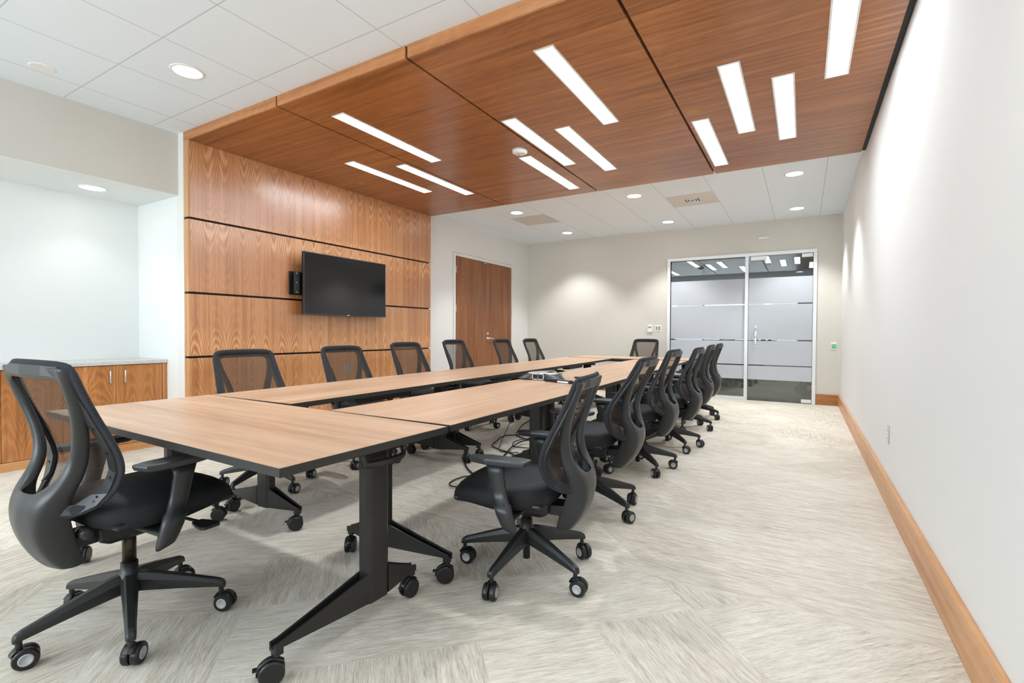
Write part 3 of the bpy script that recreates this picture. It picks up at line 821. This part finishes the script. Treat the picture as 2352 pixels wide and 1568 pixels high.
def post_bm(s):
    bm = bmesh.new(); rings = []
    for z, y, a, b in ((.555, .034, .014, .040), (.52, .030, .014, .034), (.45, .016, .014, .031), (.392, .002, .015, .031), (.391, .002, .020, .037), (.355, -.008, .020, .037), (.310, -.024, .019, .036), (.290, -.030, .015, .030)):
        rings.append([(s*.292 + a*se(math.cos(2*PI*j/14), .7), y + b*se(math.sin(2*PI*j/14), .7), z + (0.35*(b*math.sin(2*PI*j/14)) if z < .315 else 0)) for j in range(14)])
    loft(bm, rings); return bm
def pad_bm(s):
    bm = bmesh.new()
    out = [(-.034, -.120), (.030, -.132), (.043, -.095), (.045, .05), (.030, .125), (.008, .140), (-.018, .128), (-.040, .05), (-.042, -.07)]
    def ring(z, k): return [(s*(.288 - x*k), y*k + .018, z) for x, y in out]
    loft(bm, [ring(.555, .84), ring(.560, .96), ring(.572, 1.0), ring(.578, .985), ring(.580, .93)])
    return bm
def leg_bm():
    bm = bmesh.new(); rings = []
    for x, zc, hh, hw in ((.018, .165, .034, .027), (.06, .160, .033, .025), (.15, .142, .026, .021), (.24, .121, .019, .017), (.292, .109, .015, .0155), (.308, .103, .012, .0145), (.314, .096, .008, .010)):
        t_ = .55
        rings.append([(x, -hw, zc-hh), (x, hw, zc-hh), (x, hw, zc+hh*.25), (x, hw*t_, zc+hh), (x, -hw*t_, zc+hh), (x, -hw, zc+hh*.25)])
    loft(bm, rings)
    tube(bm, [(.298, 0, .062), (.298, 0, .105)], .0095, 10)
    return bm
def ccaster_bm():
    bm = bmesh.new()
    for s in (-1, 1):
        lathe(bm, [(0, s*.003), (.032, s*.003), (.0345, s*.008), (.0345, s*.021), (.031, s*.026), (.018, s*.027), (.016, s*.024), (0, s*.024)], 26, (0, -.016, .0345), 'x')
    tube(bm, spline([(0, -.012, .060), (0, .006, .066), (0, .020, .052)], 4), .018, 8, ry=.006)
    return bm
def chub_bm(sg):
    bm = bmesh.new()
    for s in (sg,): lathe(bm, [(0, s*.0250), (.013, s*.0252), (.0150, s*.0290), (.0195, s*.0280), (.0195, s*.0240), (0, s*.0240)], 22, (0, -.016, .0345), 'x')
    return bm
CH = {}
CH['seat'] = bake('seat', seat_bm(), M['seat_fabric'], True)
CH['seat_pan'] = bake('seat_pan', (lambda bm: (loft(bm, [[(x*k, .07+(y*k), z) for x, y in ((-.2, -.2), (.2, -.2), (.21, .2), (-.21, .2))] for k, z in ((.75, .335), (1.0, .352), (1.02, .372))]), bm)[1])(bmesh.new()), M['black_plastic'], bevel=.01)
bm = bmesh.new()
loft(bm, [[(x*k, .02+y*k, z) for x, y in ((-.085, -.15), (.085, -.15), (.085, .13), (-.085, .13))] for k, z in ((.7, .268), (.95, .290), (1.0, .340))])
box(bm, -.290, .290, -.045, .015, .318, .336)
box(bm, -.05, .05, -.24, -.11, .285, .330)
CH['mechanism'] = bake('mechanism', bm, M['black_plastic'], bevel=.006)
bm = bmesh.new(); tube(bm, [(.06, .10, .315), (.24, .115, .312)], .006, 8)
loft(bm, [[(x, .115+w*y, .308+h) for y, h in ((-1, -.006), (1, -.006), (1, .006), (-1, .006))] for x, w in ((.22, .018), (.26, .030), (.30, .036), (.315, .028))])
CH['lever'] = bake('tilt_lever', bm, M['black_plastic'], bevel=.003)
bm = lathe(bmesh.new(), [(0, .05), (.017, .052), (.017, .13), (.034, .13), (.040, .150), (.036, .195), (.027, .203), (.027, .236), (.0, .236)], 24)
CH['hub'] = bake('base_hub', bm, M['black_plastic'], True)
CH['gas'] = bake('gas_lift', lathe(bmesh.new(), [(0, .236), (.022, .236), (.022, .36), (0, .36)], 20), M['gas_bronze'], True)
CH['leg'] = bake('base_leg', leg_bm(), M['black_plastic'], bevel=.004)
CH['caster'] = bake('caster', ccaster_bm(), M['rubber'], False)
for s in (-1, 1): CH['chub', s] = bake('wheel_hub', chub_bm(s), M['hub_silver'], True)
CH['mesh'] = bake('back_mesh', mesh_bm(), M['mesh'], True)
CH['frame'] = bake('mesh_border', frame_bm(), M['edge_fabric'], True, subsurf=1)
CH['shell'] = bake('back_shell', shell_bm(), M['shell_plastic'], True, subsurf=2, solid=.009, solid_off=0)
bm = rim_bm()
for s in (-1, 1):
    for z in (.70, .62, .54, .48): 
        y, w = interp(PROF, z); lathe(bm, [(0, 0), (.004, 0), (.004, -.003), (0, -.003)], 8, (s*w*.93, y-.022, z), 'y', mat=1)
CH['rim'] = bake('back_rim', bm, [M['black_plastic'], M['rubber']])
CH['knob'] = bake('tension_knob', lathe(bmesh.new(), [(0, .06), (.018, .06), (.021, .075), (.020, .105), (.012, .112), (0, .112)], 16, (0, -.17, .345), 'x'), M['shell_plastic'], True)
for s in (-1, 1):
    CH['post', s] = bake('armrest', post_bm(s), M['shell_plastic'], True, bevel=.0)
    CH['pad', s] = bake('arm_pad', pad_bm(s), M['arm_pad'], False, bevel=.003)

def chair(label, x, y, head, dz, base, recline=0.0, group='mesh back task chairs around the tables'):
    rz = math.radians(head-90)
    g = thing('task_chair', label, 'chair', (x, y, 0), rz, group)
    up = (0, 0, dz)
    add('seat', CH['seat'], g, up); add('seat_pan', CH['seat_pan'], g, up)
    add('mechanism', CH['mechanism'], g, up); add('tilt_lever', CH['lever'], g, up)
    add('gas_lift', CH['gas'], g); add('base_hub', CH['hub'], g)
    # the reclining back pivots behind the seat
    piv = Vector((0, -.12, .33)); R = Matrix.Rotation(math.radians(recline), 4, 'X')
    loc = Vector((0, 0, dz)) + piv - (R @ piv)
    def bk(name, me, par=g):
        o = add(name, me, par, loc); o.rotation_euler = (math.radians(recline), 0, 0); return o
    sh = bk('back_shell', CH['shell']); bk('back_mesh', CH['mesh']); fr = bk('mesh_border', CH['frame'])
    add('back_rim', CH['rim'], fr); add('tension_knob', CH['knob'], g, up)
    for s in (-1, 1):
        p = add('armrest', CH['post', s], g, up); add('arm_pad', CH['pad', s], p)
    for k in range(5):
        a = math.radians(base + 72*k) - rz
        lg = add('base_leg', CH['leg'], g, (0, 0, 0), a)
        ca = random.uniform(-PI, PI)
        c = add('caster', CH['caster'], lg, (.298, 0, 0), ca)
        for s in (-1, 1): add('wheel_hub', CH['chub', s], lg, (.298, 0, 0), ca)
    return g
random.seed(21)
chair('task chair at the near left, alone under the outer long edge of the front table', -2.145, .84, 94, .075, -21, -3)
chair('nearest task chair of the right row, its armrest and silver hubbed casters in full view', -1.09, 1.985, 189, .0, -90)
chair('second task chair of the right row, its back leaning farther than the rest', -1.13, 2.885, 182, .068, -25, 7)
chair('third task chair of the right row, beside the table carrying the phone', -1.145, 3.95, 180, .055, -46)
chair('fourth task chair of the right row, counted from the camera', -1.12, 4.86, 180, .050, -46)
chair('fifth task chair of the right row, partly hidden between its neighbours', -1.17, 5.90, 181, .055, -10)
chair('farthest task chair of the right row, closest to the glass front', -1.20, 6.75, 181, .055, -18)
chair('task chair of the television side row closest to the front table', -3.24, 2.09, -2, .045, 215)
chair('second task chair of the television side row, wall plates visible through its mesh', -3.20, 2.95, 0, .055, 230)
chair('third task chair of the television side row, before the end of the walnut paneling', -3.20, 3.76, 1, .075, 205)
chair('fourth task chair of the television side row, in front of the door frame edge', -3.30, 4.70, 3, .090, 220)
chair('fifth task chair of the television side row, in front of the walnut double door', -3.30, 5.78, 2, .090, 200)
chair('sixth and farthest task chair of the television side row, against the beige corner', -3.30, 6.60, 1, .090, 212)
chair('task chair alone at the far end of the tables, facing the camera', -2.36, 8.25, -94, .080, 30)

# ------------------------------------------------------------------ conference phone
ph = thing('conference_phone', 'black and silver three armed conference phone on the right hand table row', 'conference phone', (-1.82, 3.62, TZ), math.radians(60))
def lobes(r0, r1, n=48, ph0=0.0):
    return [(((r0 + (r1-r0)*max(0, math.cos(1.5*(((a+PI/3) % (2*PI/3)) - PI/3)))**2.2))*math.cos(a+ph0), ((r0 + (r1-r0)*max(0, math.cos(1.5*(((a+PI/3) % (2*PI/3)) - PI/3)))**2.2))*math.sin(a+ph0)) for a in [2*PI*i/n for i in range(n)]]
bm = bmesh.new()
loft(bm, [[(x, y, z) for x, y in lobes(a, b, ph0=-PI/2)] for a, b, z in ((.11, .21, .001), (.122, .222, .010), (.116, .18, .034), (.10, .13, .052))])
obj('body', bm, M['black_plastic'], ph, smooth=False)
bm = bmesh.new()
loft(bm, [[(x, y, z) for x, y in lobes(a, b, ph0=-PI/2)] for a, b, z in ((.092, .150, .047), (.090, .145, .053), (.078, .115, .060), (.05, .06, .064), (.001, .001, .065))])
obj('top_cover', bm, M['steel'], ph, smooth=True)
for k in range(3):
    a = PI/2 + k*2*PI/3 + PI
    gr = obj('speaker_grille', (lambda bm: (box(bm, -.045, -.004, -.008, .006, .012, .048), box(bm, .004, .045, -.008, .006, .012, .048), bm)[2])(bmesh.new()), M['reveal'], ph, loc=(.118*math.cos(a+PI/3), .118*math.sin(a+PI/3), 0), rotz=a+PI/3+PI/2)
    bm = bmesh.new()
    for x in (-.0245, .0245):
        for q in ((x-.027, x-.021, .006, .054), (x+.021, x+.027, .006, .054), (x-.027, x+.027, .047, .054), (x-.027, x+.027, .005, .011)):
            box(bm, q[0], q[1], -.016, .008, q[2], q[3])
    obj('grille_frame', bm, M['steel'], gr)
bm = bmesh.new()
for i in range(3):
    for j in range(4): box(bm, -.026+i*.019, -.012+i*.019, -.135+j*.017, -.124+j*.017, .049+j*.0038, .056+j*.0038)
obj('keypad', bm, M['reveal'], ph, bevel=.001)
obj('display', B(-.028, .028, -.062, -.040, .060, .0665), M['grey_plastic'], ph)
rc = thing('handheld_remote', 'slim navy handset with a white label lying in front of the conference phone', 'remote', (-1.60, 3.42, TZ), math.radians(-17))
obj('body', B(-.14, .13, -.022, .022, .0005, .018), M['reveal'], rc, bevel=.005)
bm = B(-.135, .12, -.018, .018, .018, .024); obj('top_strip', bm, M['navy_print'], rc, bevel=.002)
obj('label', B(.0, .11, -.0235, -.022, .004, .016), M['white_plastic'], rc)
tag(obj('flat_connector', B(-.03, .03, -.045, .045, 0.0005, .014), M['black_plastic'], bevel=.003, loc=(-1.60, 3.84, TZ), rotz=-.5), 'small flat black microphone pad behind the conference phone', 'microphone')

# ------------------------------------------------------------------ cables
def cable(pts, r, label, mat='rubber'):
    bm = bmesh.new(); tube(bm, spline([(x, y, z+r) for x, y, z in pts], 7), r, 7)
    return tag(obj('power_cable', bm, M[mat], smooth=True), label, 'cable', 'loose cables under the tables')
cable([(-1.95, 3.70, TZ), (-2.00, 3.78, TZ), (-2.02, 3.90, TZ), (-2.035, 3.97, TZ-.005), (-2.05, 3.99, TZ-.05), (-2.05, 3.99, .4)], .003, 'thin black lead trailing from the conference phone over the table edge')
cable([(-2.55, 4.70, .66), (-2.60, 4.55, .35), (-2.46, 3.93, .005), (-2.37, 3.81, .005), (-2.31, 3.79, .005), (-2.2, 3.85, .005)], .004, 'thin black cable dropping straight from the table to the carpet')
cable([(-2.0, 4.9, .30), (-2.45, 5.0, .16), (-2.72, 4.95, .06), (-2.66, 4.62, .005), (-2.50, 4.41, .005), (-2.20, 4.34, .005), (-1.95, 4.3, .005)], .006, 'black cable arching in a tall loop behind the table leg')
cable([(-2.20, 4.62, .03), (-2.62, 4.47, .005), (-2.68, 4.37, .005), (-2.61, 4.11, .005), (-2.55, 3.95, .005), (-2.41, 3.85, .005), (-2.24, 3.78, .005), (-2.0, 3.6, .005)], .006, 'black cable making the widest loop on the carpet')
cable([(-2.20, 4.60, .03), (-2.45, 4.30, .005), (-2.40, 4.08, .005), (-2.31, 4.02, .005), (-2.0, 4.1, .005)], .005, 'black cable curled close to the table column on the carpet')
cable([(-2.18, 3.45, .005), (-2.24, 3.65, .005), (-2.33, 3.97, .02), (-2.32, 4.22, .03), (-2.1, 4.25, .03), (-1.9, 4.2, .01)], .007, 'thick black cable rising toward the table foot')
cable([(-2.62, 3.60, .005), (-2.52, 3.44, .01), (-2.43, 3.32, .02), (-2.30, 3.19, .005), (-2.18, 3.09, .005), (-2.08, 3.02, .005), (-2.0, 2.95, .02)], .007, 'black cable running from a table caster toward the floor box')
cable([(-2.02, 2.95, .02), (-2.10, 3.02, .005), (-2.17, 3.0, .005), (-2.19, 2.90, .005), (-2.17, 2.80, .005), (-2.10, 2.74, .01), (-2.02, 2.76, .01)], .005, 'black cable looped at the front of the floor box')
fb = thing('floor_box', 'low black power floor box on the carpet in front of the nearest right chair', 'floor box', (-2.00, 2.82, 0), .3)
obj('cover', B(-.09, .09, -.07, .07, 0, .012), M['black_plastic'], fb, bevel=.003)
obj('plug', B(-.07, -.02, -.03, .01, .0125, .045), M['rubber'], fb, bevel=.006)
obj('plug', B(.01, .06, -.01, .03, .0125, .045), M['rubber'], fb, bevel=.006)

# ------------------------------------------------------------------ lights, world, camera
def area(name, loc, rot, sx, sy, e, col):
    ld = bpy.data.lights.new(name, 'AREA'); ld.shape = 'RECTANGLE'; ld.size = sx; ld.size_y = sy; ld.energy = e; ld.color = col
    o = bpy.data.objects.new(name, ld); o.location = loc; o.rotation_euler = rot; return link(o)
area('daylight_fill', (-2.7, YF-.25, 1.7), (PI/2, 0, 0), 5.0, 1.8, 120, (.84, .93, 1))  # area lamp added outside the assumed window, cool fill from behind the camera
area('corridor_lamp', (-1.5, 12.5, CZ-.05), (0, 0, 0), 4, 3, 50, (.95, 1, .97))
w = bpy.data.worlds.new('world'); scene.world = w; w.use_nodes = True
bg = w.node_tree.nodes['Background']; bg.inputs[0].default_value = (.85, .92, 1, 1); bg.inputs[1].default_value = .6

f, yaw, pitch, roll, h = 1130.26, .534, -.0181, .005, 1.0924
fw = Vector((-math.sin(yaw)*math.cos(pitch), math.cos(yaw)*math.cos(pitch), math.sin(pitch)))
rt = Vector((math.cos(yaw), math.sin(yaw), 0)); up = rt.cross(fw)
r_ = rt*math.cos(roll) + up*math.sin(roll); u_ = -rt*math.sin(roll) + up*math.cos(roll)
cd = bpy.data.cameras.new('camera'); cam = bpy.data.objects.new('camera', cd); COL.objects.link(cam)
cd.sensor_width = 36; cd.lens = f/2352*36; cd.clip_start = .02; cd.clip_end = 100
mt = Matrix((( r_.x, u_.x, -fw.x, 0), (r_.y, u_.y, -fw.y, 0), (r_.z, u_.z, -fw.z, h), (0, 0, 0, 1)))
cam.matrix_world = mt
scene.camera = cam
scene.view_settings.view_transform = 'Standard'
scene.view_settings.look = 'None'
scene.view_settings.exposure = .88
scene.cycles.max_bounces = 7; scene.cycles.diffuse_bounces = 4; scene.cycles.glossy_bounces = 3; scene.cycles.transmission_bounces = 4; scene.cycles.transparent_max_bounces = 16
scene.cycles.use_adaptive_sampling = True; scene.cycles.adaptive_threshold = .08; scene.cycles.adaptive_min_samples = 16
scene.cycles.use_denoising = True
scene.cycles.sample_clamp_indirect = 6
